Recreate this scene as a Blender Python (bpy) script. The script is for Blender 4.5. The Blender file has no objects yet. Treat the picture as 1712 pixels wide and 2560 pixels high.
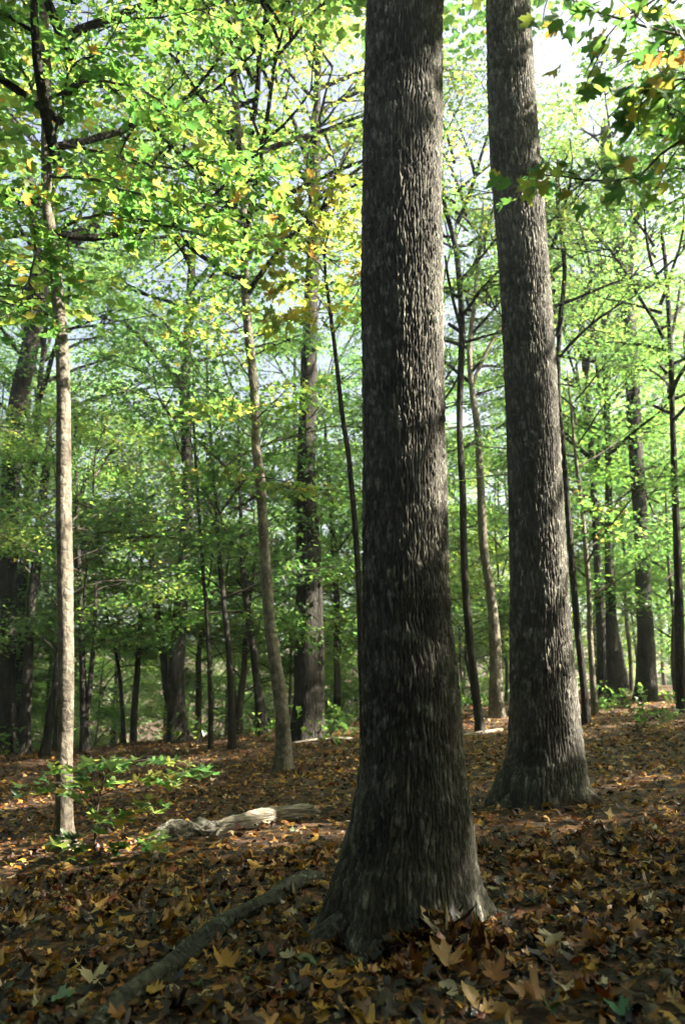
import bpy, math, random
import numpy as np
from mathutils import Vector, Matrix, Euler

# ------------------------------------------------------------------ camera, sky, sun, exposure
scene = bpy.context.scene
C = scene.collection
R = math.radians
PITCH, CAM_Z, FPX = R(13.3), 1.4, 1991.0
cam_data = bpy.data.cameras.new('camera')
cam = bpy.data.objects.new('camera', cam_data)
C.objects.link(cam)
cam.location = (0, 0, CAM_Z)
cam.rotation_euler = (math.pi / 2 + PITCH, 0, 0)
cam_data.sensor_fit = 'VERTICAL'
cam_data.sensor_height = 36.0
cam_data.sensor_width = 24.0
cam_data.lens = 28.0
cam_data.clip_start = 0.05
cam_data.clip_end = 3000
cam_data.dof.use_dof = True
cam_data.dof.focus_distance = 6.2
cam_data.dof.aperture_fstop = 1.9
scene.camera = cam

SUN_EL, SUN_AZ = R(40), R(-8)          # azimuth measured from +X towards +Y
sun_dir = Vector((math.cos(SUN_EL) * math.cos(SUN_AZ), math.cos(SUN_EL) * math.sin(SUN_AZ), math.sin(SUN_EL)))
world = bpy.data.worlds.new('World')
scene.world = world
world.use_nodes = True
nt = world.node_tree
bg = nt.nodes['Background']
sky = nt.nodes.new('ShaderNodeTexSky')
sky.sky_type = 'NISHITA'
sky.sun_disc = False
sky.sun_elevation = SUN_EL
sky.sun_rotation = math.atan2(sun_dir.x, sun_dir.y)
sky.air_density = 0.8
sky.dust_density = 10.0
sky.ozone_density = 0.6
nt.links.new(sky.outputs[0], bg.inputs[0])
bg.inputs[1].default_value = 0.057
sun_data = bpy.data.lights.new('sun', 'SUN')
sun_data.energy = 5.0
sun_data.angle = R(0.5)
sun_data.color = (1.0, 0.91, 0.75)
sun = bpy.data.objects.new('sun', sun_data)
C.objects.link(sun)
sun.location = sun_dir * 60
sun.rotation_euler = sun_dir.to_track_quat('Z', 'Y').to_euler()

scene.view_settings.view_transform = 'Standard'
scene.view_settings.look = 'None'
scene.view_settings.gamma = 1.0
scene.view_settings.use_curve_mapping = False
scene.view_settings.exposure = 3.0
scene.render.engine = 'CYCLES'
cy = scene.cycles
cy.max_bounces = 6
cy.diffuse_bounces = 4
cy.glossy_bounces = 2
cy.transmission_bounces = 5
cy.volume_bounces = 0
cy.transparent_max_bounces = 4
cy.caustics_reflective = False
cy.caustics_refractive = False
cy.sample_clamp_indirect = 6.0
cy.use_denoising = True
cy.use_adaptive_sampling = True
cy.adaptive_threshold = 0.03
HAZE = 0.0014

# ------------------------------------------------------------------ helpers
rng = np.random.default_rng(7)
random.seed(7)

def smooth01(x):
    x = np.clip(x, 0, 1)
    return x * x * (3 - 2 * x)

def hash3(i, j, k, s=0):
    n = (i.astype(np.int64) * 374761393 + j.astype(np.int64) * 668265263 + k.astype(np.int64) * 2147483647 + s * 974634777) & 0xFFFFFFFF
    n = ((n ^ (n >> 13)) * 1274126177) & 0xFFFFFFFF
    n = (n ^ (n >> 16)) * 2246822519 & 0xFFFFFFFF
    return ((n ^ (n >> 15)) & 0xFFFFFF) / float(0xFFFFFF)

def vnoise(x, y, z, s=0):
    x, y, z = np.broadcast_arrays(np.asarray(x, float), np.asarray(y, float), np.asarray(z, float))
    i, j, k = np.floor(x), np.floor(y), np.floor(z)
    fx, fy, fz = smooth01(x - i), smooth01(y - j), smooth01(z - k)
    r = 0
    for a in (0, 1):
        for b in (0, 1):
            for c in (0, 1):
                w = (fx if a else 1 - fx) * (fy if b else 1 - fy) * (fz if c else 1 - fz)
                r = r + w * hash3(i + a, j + b, k + c, s)
    return r * 2 - 1

def terrain(x, y):
    x = np.asarray(x, float); y = np.asarray(y, float)
    xs = 14 * np.tanh(x / 14)
    ys = np.where(y > 0, y, 10 * np.tanh(y / 10))
    z = 0.04 * np.minimum(ys, 34) + 0.08 * xs - 0.16
    yc = 21.5 + 0.9 * np.clip(x, 0, 14) + 0.15 * np.clip(x, -20, 0)
    d = np.maximum(y - yc, 0)
    z = z - 7.5 * (1 - np.exp(-(d / 26.0) ** 2 * 1.6))
    far = np.maximum(y - 70, 0)
    z = z + 30 * (1 - np.exp(-(far / 110.0) ** 1.6))
    z = z + 0.05 * vnoise(x * .55, y * .55, 0, 3) + 0.02 * vnoise(x * 1.7, y * 1.7, 0, 4)
    return z

CP, SP = math.cos(PITCH), math.sin(PITCH)
def ray(px, py):
    u, v = (px - 856.0) / FPX, (1280.0 - py) / FPX
    return np.array((u, CP - v * SP, SP + v * CP))
def pt(px, py, Y):
    """the point at forward distance Y along the direction of a photo pixel"""
    d = ray(px, py)
    return np.array((0, 0, CAM_Z)) + d * (Y / d[1])
def ground_hit(px, py):
    d = ray(px, py); lo = 1.0
    for t in np.arange(1.0, 120.0, 0.05):
        p = np.array((0, 0, CAM_Z)) + d * t
        if p[2] <= terrain(p[0], p[1]):
            return p
    return np.array((0, 0, CAM_Z)) + d * 40
def mpp(P):
    """metres in one photo pixel at world point P"""
    return (P[1] * CP + (P[2] - CAM_Z) * SP) / FPX

def new_mesh(name, verts, faces, mat, smooth=True):
    """faces: a list of int arrays (n, k), k = corners"""
    me = bpy.data.meshes.new(name)
    verts = np.asarray(verts, np.float32)
    me.vertices.add(len(verts))
    me.vertices.foreach_set('co', verts.ravel())
    faces = [np.asarray(f, np.int32) for f in faces if len(f)]
    loops = np.concatenate([f.ravel() for f in faces])
    tot = np.concatenate([np.full(len(f), f.shape[1], np.int32) for f in faces])
    start = np.concatenate(([0], np.cumsum(tot)[:-1])).astype(np.int32)
    me.loops.add(len(loops)); me.polygons.add(len(tot))
    me.loops.foreach_set('vertex_index', loops)
    me.polygons.foreach_set('loop_start', start)
    me.polygons.foreach_set('loop_total', tot)
    if smooth:
        me.polygons.foreach_set('use_smooth', np.ones(len(tot), bool))
    me.update(calc_edges=True)
    if mat: me.materials.append(mat)
    return me

def link(name, me, parent=None, loc=None, rot=None, scale=None):
    o = bpy.data.objects.new(name, me); C.objects.link(o)
    if parent: o.parent = parent
    if loc is not None: o.location = [float(v) for v in loc]
    if rot is not None: o.rotation_euler = rot
    if scale is not None: o.scale = scale if hasattr(scale, '__len__') else (scale,) * 3
    return o
def thing(name, loc, label, cat, group=None):
    o = link(name, None, loc=loc)
    o.empty_display_size = 0.2
    return tag(o, label, cat, group)
def tag(o, label, cat, group=None):
    o['label'] = label; o['category'] = cat
    if group: o['group'] = group
    return o

def resample(P, step):
    """smooth polyline through rows of P (any columns) at about 'step' metres along xyz"""
    P = np.asarray(P, float)
    if len(P) < 3:
        n = max(2, int(np.linalg.norm(P[-1, :3] - P[0, :3]) / step) + 1)
        t = np.linspace(0, 1, n)[:, None]
        return P[0] * (1 - t) + P[-1] * t
    Q = np.vstack([2 * P[0] - P[1], P, 2 * P[-1] - P[-2]])
    out = []
    for i in range(1, len(Q) - 2):
        n = max(1, int(round(np.linalg.norm(Q[i + 1, :3] - Q[i, :3]) / step)))
        for t in np.arange(n) / n:
            a, b, c, d = Q[i - 1], Q[i], Q[i + 1], Q[i + 2]
            out.append(0.5 * ((2 * b) + (-a + c) * t + (2 * a - 5 * b + 4 * c - d) * t * t + (-a + 3 * b - 3 * c + d) * t ** 3))
    out.append(P[-1])
    return np.array(out)

def frames(P):
    T = np.gradient(P, axis=0)
    T /= np.linalg.norm(T, axis=1)[:, None] + 1e-12
    ref = np.array((1.0, 0.03, 0.05)) if abs(T[:, 0]).mean() < .8 else np.array((0.05, 1.0, 0.05))
    U = ref - (T @ ref)[:, None] * T
    U /= np.linalg.norm(U, axis=1)[:, None] + 1e-12
    return T, U, np.cross(T, U)

def tube(P, r, n, cap=True, disp=None, th=None):
    """verts, quads, tris of a tube along P; r per ring, or (rings, n) array"""
    P = np.asarray(P, float); m = len(P)
    T, U, V = frames(P)
    if th is None: th = np.linspace(0, 2 * math.pi, n, endpoint=False)
    r = np.asarray(r, float)
    if r.ndim == 1: r = np.repeat(r[:, None], n, 1)
    v = P[:, None, :] + r[:, :, None] * (np.cos(th)[None, :, None] * U[:, None, :] + np.sin(th)[None, :, None] * V[:, None, :])
    v = v.reshape(-1, 3)
    i, j = np.meshgrid(np.arange(m - 1), np.arange(n), indexing='ij')
    j2 = (j + 1) % n
    q = np.stack([i * n + j, i * n + j2, (i + 1) * n + j2, (i + 1) * n + j], -1).reshape(-1, 4)
    tris = np.zeros((0, 3), int)
    if cap:
        v = np.vstack([v, P[0] , P[-1]])
        k = np.arange(n); k2 = (k + 1) % n
        tris = np.vstack([np.stack([k2, k, np.full(n, m * n)], -1), np.stack([(m - 1) * n + k, (m - 1) * n + k2, np.full(n, m * n + 1)], -1)])
    return v, q, tris

class Bag:
    """collects pieces of one part"""
    def __init__(s): s.v = []; s.q = []; s.t = []; s.n = 0
    def add(s, v, q=None, t=None):
        s.v.append(np.asarray(v, float))
        if q is not None and len(q): s.q.append(np.asarray(q) + s.n)
        if t is not None and len(t): s.t.append(np.asarray(t) + s.n)
        s.n += len(v)
    def tube(s, P, r, n=5, cap=False): s.add(*tube(P, r, n, cap))
    def mesh(s, name, mat, off=(0, 0, 0), smooth=True):
        f = []
        if s.q: f.append(np.vstack(s.q))
        if s.t: f.append(np.vstack(s.t))
        return new_mesh(name, np.vstack(s.v) - np.asarray(off, float), f, mat, smooth)

def rotmats(yaw, pitch, roll):
    """(n,3,3): first roll about y (leaf axis), pitch about x, then yaw about z"""
    n = len(yaw)
    def rz(a): c, s, o, l = np.cos(a), np.sin(a), np.zeros(n), np.ones(n); return np.stack([c, -s, o, s, c, o, o, o, l], -1).reshape(n, 3, 3)
    def rx(a): c, s, o, l = np.cos(a), np.sin(a), np.zeros(n), np.ones(n); return np.stack([l, o, o, o, c, -s, o, s, c], -1).reshape(n, 3, 3)
    def ry(a): c, s, o, l = np.cos(a), np.sin(a), np.zeros(n), np.ones(n); return np.stack([c, o, s, o, l, o, -s, o, c], -1).reshape(n, 3, 3)
    return rz(yaw) @ rx(pitch) @ ry(roll)

def scatter(tv, tf, M, scale, loc):
    """copies of a template (verts tv, tris tf) with rotations M, scales and places"""
    n, k = len(loc), len(tv)
    v = np.einsum('nij,kj->nki', M, tv) * np.asarray(scale)[:, None, None] + np.asarray(loc)[:, None, :]
    f = (np.asarray(tf)[None] + (np.arange(n) * k)[:, None, None]).reshape(-1, 3)
    return v.reshape(-1, 3), f

# maple leaf outlines, tip at y = 1, stalk end at (0, 0)
half = [(0.0, 0.02), (0.17, -0.05), (0.40, 0.02), (0.30, 0.17), (0.56, 0.36), (0.50, 0.44), (0.55, 0.60), (0.33, 0.52), (0.20, 0.50), (0.26, 0.74), (0.13, 0.72), (0.0, 1.0)]
outline = half + [(-x, y) for x, y in reversed(half[1:-1])]
def maple_leaf(curl=0., cup=0., wave=0., seed=0, stalk=True):
    r = np.random.default_rng(seed)
    o = np.array(outline) * (1 + r.normal(0, .07, (len(outline), 2))) * np.array((r.uniform(.82, 1.12), 1.0))
    inner = np.array([(0.13, 0.28), (-0.13, 0.28), (0.0, 0.55)])
    c = np.array([(0.0, 0.25)])
    p = np.vstack([o, c]); n = len(o)
    f = [(i, (i + 1) % n, n) for i in range(n)]
    x, y = p[:, 0], p[:, 1]
    z = curl * (y - .3) ** 2 + cup * x ** 2 * 2.2 + wave * np.sin(x * 7 + r.uniform(0, 6)) * np.sin(y * 6 + r.uniform(0, 6))
    z[-1] -= 0.03
    v = np.column_stack([x, y, z])
    f = np.array(f)
    if stalk:
        s = np.array([(0.012, .05, 0), (-0.012, .05, 0), (-0.01, -.30, -.06 + r.normal(0, .06)), (0.01, -.30, -.06)]) + np.array((0, 0, r.normal(0, .01)))
        k = len(v); v = np.vstack([v, s]); f = np.vstack([f, [(k, k + 1, k + 2), (k, k + 2, k + 3)]])
    return v, f
LEAF6 = (np.array([(0, 0, 0), (.46, .22, .05), (.17, .45, -.02), (0, 1, .04), (-.17, .45, -.02), (-.46, .22, .05)], float),
         np.array([(0, 1, 2), (0, 2, 4), (2, 3, 4), (0, 4, 5)]))

LEAF4 = (np.array([(0, 0, 0), (.46, .42, .05), (0, 1, .03), (-.46, .42, .05)], float), np.array([(0, 1, 2), (0, 2, 3)]))

# ------------------------------------------------------------------ materials
def mat_base(name):
    m = bpy.data.materials.new(name); m.use_nodes = True
    t = m.node_tree; t.nodes.clear()
    out = t.nodes.new('ShaderNodeOutputMaterial')
    return m, t, out
def nd(t, kind, **kw):
    n = t.nodes.new(kind)
    for k, v in kw.items():
        if k in n.inputs: n.inputs[k].default_value = v
        else: setattr(n, k, v)
    return n
def ramp(t, stops, interp='LINEAR'):
    n = t.nodes.new('ShaderNodeValToRGB'); e = n.color_ramp.elements
    n.color_ramp.interpolation = interp
    while len(e) < len(stops): e.new(0.5)
    for el, (p, c) in zip(e, stops):
        el.position = p; el.color = (*c, 1)
    return n

def leaf_material(name, stops, trans=1.5, mixf=.5, objw=.35, interp='LINEAR', gloss=.035):
    m, t, out = mat_base(name)
    L = t.links.new
    geo = nd(t, 'ShaderNodeNewGeometry'); oi = nd(t, 'ShaderNodeObjectInfo')
    a = nd(t, 'ShaderNodeMath', operation='MULTIPLY_ADD'); a.inputs[1].default_value = objw
    L(oi.outputs['Random'], a.inputs[0])
    b = nd(t, 'ShaderNodeMath', operation='MULTIPLY'); b.inputs[1].default_value = 1 - objw if objw < 1 else 1
    L(geo.outputs['Random Per Island'], b.inputs[0]); L(b.outputs[0], a.inputs[2])
    fr = nd(t, 'ShaderNodeMath', operation='FRACT'); L(a.outputs[0], fr.inputs[0])
    r = ramp(t, stops, interp); L(fr.outputs[0], r.inputs[0])
    nz = nd(t, 'ShaderNodeTexNoise', Scale=28.0, Detail=3.0)
    tc = nd(t, 'ShaderNodeTexCoord'); L(tc.outputs['Object'], nz.inputs['Vector'])
    mr = nd(t, 'ShaderNodeMapRange'); L(nz.outputs[0], mr.inputs[0])
    mr.inputs[1].default_value = .3; mr.inputs[2].default_value = .7; mr.inputs[3].default_value = .72; mr.inputs[4].default_value = 1.2
    mul = nd(t, 'ShaderNodeVectorMath', operation='SCALE'); L(r.outputs[0], mul.inputs[0]); L(mr.outputs[0], mul.inputs['Scale'])
    d = nd(t, 'ShaderNodeBsdfDiffuse'); L(mul.outputs[0], d.inputs[0])
    tr = nd(t, 'ShaderNodeBsdfTranslucent')
    sc = nd(t, 'ShaderNodeVectorMath', operation='SCALE'); sc.inputs['Scale'].default_value = trans
    hs = nd(t, 'ShaderNodeHueSaturation', Saturation=1.02, Value=1.0)
    L(mul.outputs[0], sc.inputs[0]); L(sc.outputs[0], hs.inputs['Color']); L(hs.outputs[0], tr.inputs[0])
    mx = nd(t, 'ShaderNodeMixShader'); mx.inputs[0].default_value = mixf
    L(d.outputs[0], mx.inputs[1]); L(tr.outputs[0], mx.inputs[2])
    g = nd(t, 'ShaderNodeBsdfGlossy', Roughness=.42); g.inputs[0].default_value = (.9, .95, 1, 1)
    mx2 = nd(t, 'ShaderNodeMixShader'); mx2.inputs[0].default_value = gloss
    L(mx.outputs[0], mx2.inputs[1]); L(g.outputs[0], mx2.inputs[2])
    L(mx2.outputs[0], out.inputs[0])
    return m

GREEN = [(0, (.032, .078, .024)), (.35, (.054, .110, .028)), (.7, (.086, .136, .031)), (.90, (.135, .158, .034)), (.975, (.20, .165, .037)), (1, (.25, .12, .035))]
YELLOW = [(0, (.034, .092, .022)), (.4, (.058, .126, .025)), (.7, (.098, .150, .028)), (.88, (.155, .165, .03)), (.96, (.225, .17, .035)), (1, (.27, .115, .035))]
GOLD = [(0, (.08, .14, .026)), (.4, (.13, .165, .03)), (.85, (.21, .19, .036)), (1, (.27, .14, .04))]
LITTER = [(0, (.018, .008, .004)), (.20, (.050, .019, .007)), (.34, (.115, .042, .011)), (.45, (.26, .10, .018)), (.56, (.37, .18, .034)), (.65, (.15, .055, .013)),
          (.72, (.43, .26, .075)), (.80, (.41, .24, .034)), (.87, (.08, .052, .030)), (.91, (.20, .040, .011)), (.945, (.44, .36, .23)), (.985, (.09, .12, .045))]
M_green = leaf_material('leaf_green', GREEN, 3.3, .64)
M_yellow = leaf_material('leaf_yellow_green', YELLOW, 3.3, .64)
M_gold = leaf_material('leaf_gold', GOLD, 3.3, .64)
M_green1 = leaf_material('single_leaf_green', GREEN, 2.8, .62, objw=1.0)
M_yellow1 = leaf_material('single_leaf_yellow_green', YELLOW, 2.8, .62, objw=1.0)
M_gold1 = leaf_material('single_leaf_gold', GOLD, 2.8, .62, objw=1.0)
M_litter = leaf_material('leaf_litter', LITTER, 1.0, .22, objw=1.0, interp='CONSTANT', gloss=.05)

def bark_material(name, c0, c1, c2, sx=26., sz=5., bump=.6, lichen=None, dist=.02, plates=False):
    m, t, out = mat_base(name); L = t.links.new
    tc = nd(t, 'ShaderNodeTexCoord')
    mp = nd(t, 'ShaderNodeMapping'); mp.inputs['Scale'].default_value = (sx, sx, sz); L(tc.outputs['Object'], mp.inputs[0])
    n1 = nd(t, 'ShaderNodeTexNoise', Scale=1.0, Detail=6.0, Roughness=.65); L(mp.outputs[0], n1.inputs['Vector'])
    vo = nd(t, 'ShaderNodeTexVoronoi', feature='DISTANCE_TO_EDGE', Scale=.8); 
    wp = nd(t, 'ShaderNodeVectorMath', operation='ADD'); L(mp.outputs[0], wp.inputs[0]); L(n1.outputs['Color'], wp.inputs[1]); L(wp.outputs[0], vo.inputs['Vector'])
    n2 = nd(t, 'ShaderNodeTexNoise', Scale=2.2, Detail=4.0); L(tc.outputs['Object'], n2.inputs['Vector'])
    r = ramp(t, [(.3, c0), (.5, c1), (.72, c2)]); L(n1.outputs[0], r.inputs[0])
    col = r.outputs[0]
    mr = nd(t, 'ShaderNodeMapRange'); L(n2.outputs[0], mr.inputs[0]); mr.inputs[1].default_value = .3; mr.inputs[2].default_value = .7; mr.inputs[3].default_value = .5; mr.inputs[4].default_value = 1.5
    sc = nd(t, 'ShaderNodeVectorMath', operation='SCALE'); L(col, sc.inputs[0]); L(mr.outputs[0], sc.inputs['Scale']); col = sc.outputs[0]
    if lichen:
        n3 = nd(t, 'ShaderNodeTexNoise', Scale=9.0, Detail=5.0, Roughness=.7); L(tc.outputs['Object'], n3.inputs['Vector'])
        r3 = ramp(t, [(.56, (0, 0, 0)), (.68, (1, 1, 1))]); L(n3.outputs[0], r3.inputs[0])
        mx = nd(t, 'ShaderNodeMix', data_type='RGBA'); L(r3.outputs[0], mx.inputs[0]); L(col, mx.inputs[6]); mx.inputs[7].default_value = (*lichen, 1)
        col = mx.outputs[2]
    if plates:
        av = nd(t, 'ShaderNodeAttribute', attribute_name='plate')
        rp = ramp(t, [(0, (.6, .58, .55)), (.45, (.85, .83, .8)), (.72, (1.25, 1.25, 1.2)), (.86, (1.7, 1.7, 1.6)), (1, (2.3, 2.3, 2.15))]); L(av.outputs['Fac'], rp.inputs[0])
        vm = nd(t, 'ShaderNodeVectorMath', operation='MULTIPLY'); L(col, vm.inputs[0]); L(rp.outputs[0], vm.inputs[1]); col = vm.outputs[0]
    p = nd(t, 'ShaderNodeBsdfPrincipled', Roughness=.88); p.inputs['Specular IOR Level'].default_value = .25
    L(col, p.inputs['Base Color'])
    mn = nd(t, 'ShaderNodeMath', operation='MINIMUM'); mn.inputs[1].default_value = .35; L(vo.outputs[0], mn.inputs[0])
    ad = nd(t, 'ShaderNodeMath', operation='MULTIPLY_ADD'); L(mn.outputs[0], ad.inputs[0]); ad.inputs[1].default_value = 1.6; L(n1.outputs[0], ad.inputs[2])
    b = nd(t, 'ShaderNodeBump', Strength=bump, Distance=dist); L(ad.outputs[0], b.inputs['Height']); L(b.outputs[0], p.inputs['Normal'])
    L(p.outputs[0], out.inputs[0])
    return m
M_oak = bark_material(plates=True, name='oak_bark', c0=(.029, .027, .0245), c1=(.072, .068, .061), c2=(.155, .149, .136), sx=95., sz=13., bump=.8, lichen=(.17, .17, .148), dist=.006)
M_maple = bark_material('maple_bark', (.055, .047, .037), (.12, .104, .082), (.21, .185, .145), 17., 13., .8, (.20, .20, .16), .02)
M_dark = bark_material('dark_bark', (.011, .0095, .008), (.022, .019, .016), (.045, .039, .033), 24., 4.5, .9, (.050, .050, .043), .03)
M_twig = bark_material('twig_bark', (.030, .025, .020), (.055, .045, .036), (.085, .07, .058), 30., 8., .3)
M_log = bark_material('weathered_wood', (.16, .135, .105), (.30, .26, .21), (.42, .38, .32), 7., 45., 1.0, (.22, .22, .19), .03)
M_rot = bark_material('rotten_bark', (.05, .045, .038), (.13, .12, .10), (.28, .26, .23), 14., 22., 1.0, (.33, .33, .30), .03)
M_branchlog = bark_material('mossy_log_bark', (.022, .022, .018), (.048, .05, .04), (.085, .09, .075), 16., 16., .9, (.17, .185, .165), .02)

def soil_material():
    m, t, out = mat_base('forest_floor'); L = t.links.new
    tc = nd(t, 'ShaderNodeTexCoord')
    v = nd(t, 'ShaderNodeTexVoronoi', Scale=11.0); L(tc.outputs['Object'], v.inputs['Vector'])
    sp = nd(t, 'ShaderNodeSeparateColor'); L(v.outputs['Color'], sp.inputs[0])
    r = ramp(t, [(0, (.012, .007, .004)), (.35, (.03, .014, .006)), (.6, (.075, .03, .009)), (.8, (.14, .06, .016)), (1, (.2, .11, .04))]); L(sp.outputs[0], r.inputs[0])
    n = nd(t, 'ShaderNodeTexNoise', Scale=18.0, Detail=6.0); L(tc.outputs['Object'], n.inputs['Vector'])
    ov = nd(t, 'ShaderNodeMapRange'); L(n.outputs[0], ov.inputs[0]); ov.inputs[1].default_value = .35; ov.inputs[2].default_value = .7; ov.inputs[3].default_value = .35; ov.inputs[4].default_value = 1.2
    sc = nd(t, 'ShaderNodeVectorMath', operation='SCALE'); L(r.outputs[0], sc.inputs[0]); L(ov.outputs[0], sc.inputs['Scale'])
    p = nd(t, 'ShaderNodeBsdfPrincipled', Roughness=.9); L(sc.outputs[0], p.inputs['Base Color'])
    b = nd(t, 'ShaderNodeBump', Strength=.8, Distance=.04); L(n.outputs[0], b.inputs['Height']); L(b.outputs[0], p.inputs['Normal'])
    L(p.outputs[0], out.inputs[0]); return m
M_soil = soil_material()

# ------------------------------------------------------------------ ground
def build_ground():
    def axis(lims):
        out = []
        for a, b, s in lims: out += list(np.arange(a, b, s))
        return np.array(out + [lims[-1][1]])
    xs = axis([(-700, -60, 40), (-60, -14, 2), (-14, 14, .28), (14, 60, 2), (60, 700, 40)])
    ys = axis([(-60, -4, 4), (-4, 26, .26), (26, 90, 1.6), (90, 260, 8), (260, 1500, 60)])
    X, Y = np.meshgrid(xs, ys, indexing='ij')
    v = np.stack([X, Y, terrain(X, Y)], -1).reshape(-1, 3)
    i, j = np.meshgrid(np.arange(len(xs) - 1), np.arange(len(ys) - 1), indexing='ij'); n = len(ys)
    q = np.stack([i * n + j, (i + 1) * n + j, (i + 1) * n + j + 1, i * n + j + 1], -1).reshape(-1, 4)
    o = link('ground', new_mesh('ground', v, [q], M_soil)); o['kind'] = 'structure'
    o['label'] = 'brown leaf covered forest floor rising gently to the right'
    return o
ground = build_ground()

# ------------------------------------------------------------------ crowns shared by many trees
def curved(p0, d, L, n, droop, r, wig=.12):
    """points of a branch from p0 in direction d"""
    P = [np.array(p0, float)]; d = np.array(d, float); d /= np.linalg.norm(d)
    for k in range(n):
        d = d + r.normal(0, wig, 3) + np.array((0, 0, droop)); d /= np.linalg.norm(d)
        P.append(P[-1] + d * L / n)
    return np.array(P)

def sprays(branch_pts, n, r, spread, size, thick=.07, tilt=.32):
    """leaf centres and turns in flat layers along a twig"""
    k = r.uniform(.15, 1.08, n) * (len(branch_pts) - 1)
    i = np.clip(k.astype(int), 0, len(branch_pts) - 2); f = (k - i)[:, None]
    base = branch_pts[i] * (1 - f) + branch_pts[i + 1] * f
    T = branch_pts[-1] - branch_pts[0]; T /= np.linalg.norm(T) + 1e-9
    S = np.cross(T, (0, 0, 1)); S /= np.linalg.norm(S) + 1e-9
    lat = r.normal(0, spread, n)
    loc = base + S * lat[:, None] + T * r.normal(0, spread * .5, n)[:, None] + np.array((0, 0, 1)) * r.normal(-.02, thick, n)[:, None]
    yaw = math.atan2(T[1], T[0]) - math.pi / 2 - np.sign(lat) * r.uniform(.3, 1.3, n) + r.normal(0, .5, n)
    return loc, yaw, r.normal(-.35, tilt, n), r.normal(0, tilt, n), size * r.uniform(.65, 1.2, n)

def crown(seed, height, spread_r, n_limbs, n_sub, n_twig, n_leaf, elev, size, bare=0.0, flat=.07, lat=.30, profile='dome', bsides=5, thin=1.0, leaf=LEAF6):
    r = np.random.default_rng(seed)
    wood = Bag(); L = []; pieces = []; own = []
    for i in range(n_limbs):
        t = (i + r.uniform(0, .8)) / n_limbs
        z0 = height * (bare + (.93 - bare) * t)
        az = i * 2.39996 + r.normal(0, .35)
        if profile == 'dome': ll = spread_r * (0.55 + .65 * math.sin(math.pi * (.18 + .72 * t))) * r.uniform(.75, 1.15)
        else: ll = spread_r * (1.12 - .75 * t) * r.uniform(.7, 1.15)
        e = R(r.uniform(*elev)) + (.35 * t)
        d = (math.cos(az) * math.cos(e), math.sin(az) * math.cos(e), math.sin(e))
        P = curved((0, 0, z0), d, ll, 6, -.035, r, .10)
        r0 = (.010 + .016 * ll) * thin
        wood.tube(P, np.linspace(r0, r0 * .28, len(P)), bsides); pieces.append((P, np.linspace(r0, r0 * .28, len(P)), bsides, i, -1))
        for j in range(n_sub):
            k = r.uniform(.3, 1.0) * (len(P) - 1); a = min(int(k), len(P) - 2)
            p = P[a] + (P[a + 1] - P[a]) * (k - a)
            T = P[a + 1] - P[a]; T /= np.linalg.norm(T)
            S = np.cross(T, (0, 0, 1)); S /= np.linalg.norm(S) + 1e-9
            dd = T * r.uniform(.5, 1) + S * r.choice((-1, 1)) * r.uniform(.5, 1.1) + np.array((0, 0, r.normal(.02, .18)))
            sl = ll * r.uniform(.28, .5)
            Q = curved(p, dd, sl, 4, -.03, r, .10)
            wood.tube(Q, np.linspace(r0 * .42, r0 * .12, len(Q)), 4); pieces.append((Q, np.linspace(r0 * .42, r0 * .12, len(Q)), 4, i, j))
            for w in range(n_twig):
                k2 = r.uniform(.2, 1.0) * (len(Q) - 1); a2 = min(int(k2), len(Q) - 2)
                p2 = Q[a2] + (Q[a2 + 1] - Q[a2]) * (k2 - a2)
                T2 = Q[a2 + 1] - Q[a2]; T2 /= np.linalg.norm(T2)
                S2 = np.cross(T2, (0, 0, 1)); S2 /= np.linalg.norm(S2) + 1e-9
                d2 = T2 * r.uniform(.4, 1) + S2 * r.choice((-1, 1)) * r.uniform(.4, 1.1) + np.array((0, 0, r.normal(0, .15)))
                W = curved(p2, d2, sl * r.uniform(.35, .7) + .15, 3, -.03, r, .1)
                wood.tube(W, np.linspace(r0 * .14, .003, len(W)), 3); pieces.append((W, np.linspace(r0 * .14, .003, len(W)), 3, i, j + 100))
                L.append(sprays(W, int(n_leaf * r.uniform(.5, 1.5)), r, lat, size, flat)); own += [(i, j)] * len(L[-1][0])
    loc = np.vstack([a[0] for a in L]); yaw, pi_, ro, sz = (np.concatenate([a[k] for a in L]) for k in (1, 2, 3, 4))
    v, f = scatter(leaf[0] - np.array((0, .4, 0)), leaf[1], rotmats(yaw, pi_, ro), sz, loc)
    return wood, v, f, (pieces, np.array(own))

CANOPY, UNDER = [], []
for s in range(3):
    w, v, f, n = crown(100 + s, 11.0, 4.6, 17, 6, 5, 25, (18, 48), .145, lat=.34, flat=.13)
    CANOPY.append((w.mesh('canopy_limbs', M_dark), v, f, n))
DENSE = []
for s in range(2):
    w, v, f, n = crown(150 + s, 11.0, 4.8, 15, 5, 4, 30, (12, 42), .2, lat=.42, flat=.2, thin=.6, leaf=LEAF4)
    DENSE.append((w.mesh('canopy_limbs', M_dark), v, f, n))
for s in range(3):
    w, v, f, n = crown(200 + s, 6.0, 2.7, 15, 5, 4, 33, (4, 38), .12, lat=.28, flat=.13, profile='dome', thin=.5)
    UNDER.append((w.mesh('understory_limbs', M_twig), v, f, n))
_lm = {}
SETS = {'canopy': CANOPY, 'under': UNDER, 'dense': DENSE}
CROWN_H = {'canopy': 11.0, 'under': 6.0, 'dense': 11.0}
def leaf_mesh(kind, k, mat):
    key = (kind, k % len(SETS[kind]), mat.name)
    if key not in _lm:
        _, v, f, _p = SETS[kind][k % len(SETS[kind])]
        _lm[key] = new_mesh('foliage', v, [f], mat, smooth=False)
    return _lm[key]

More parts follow.
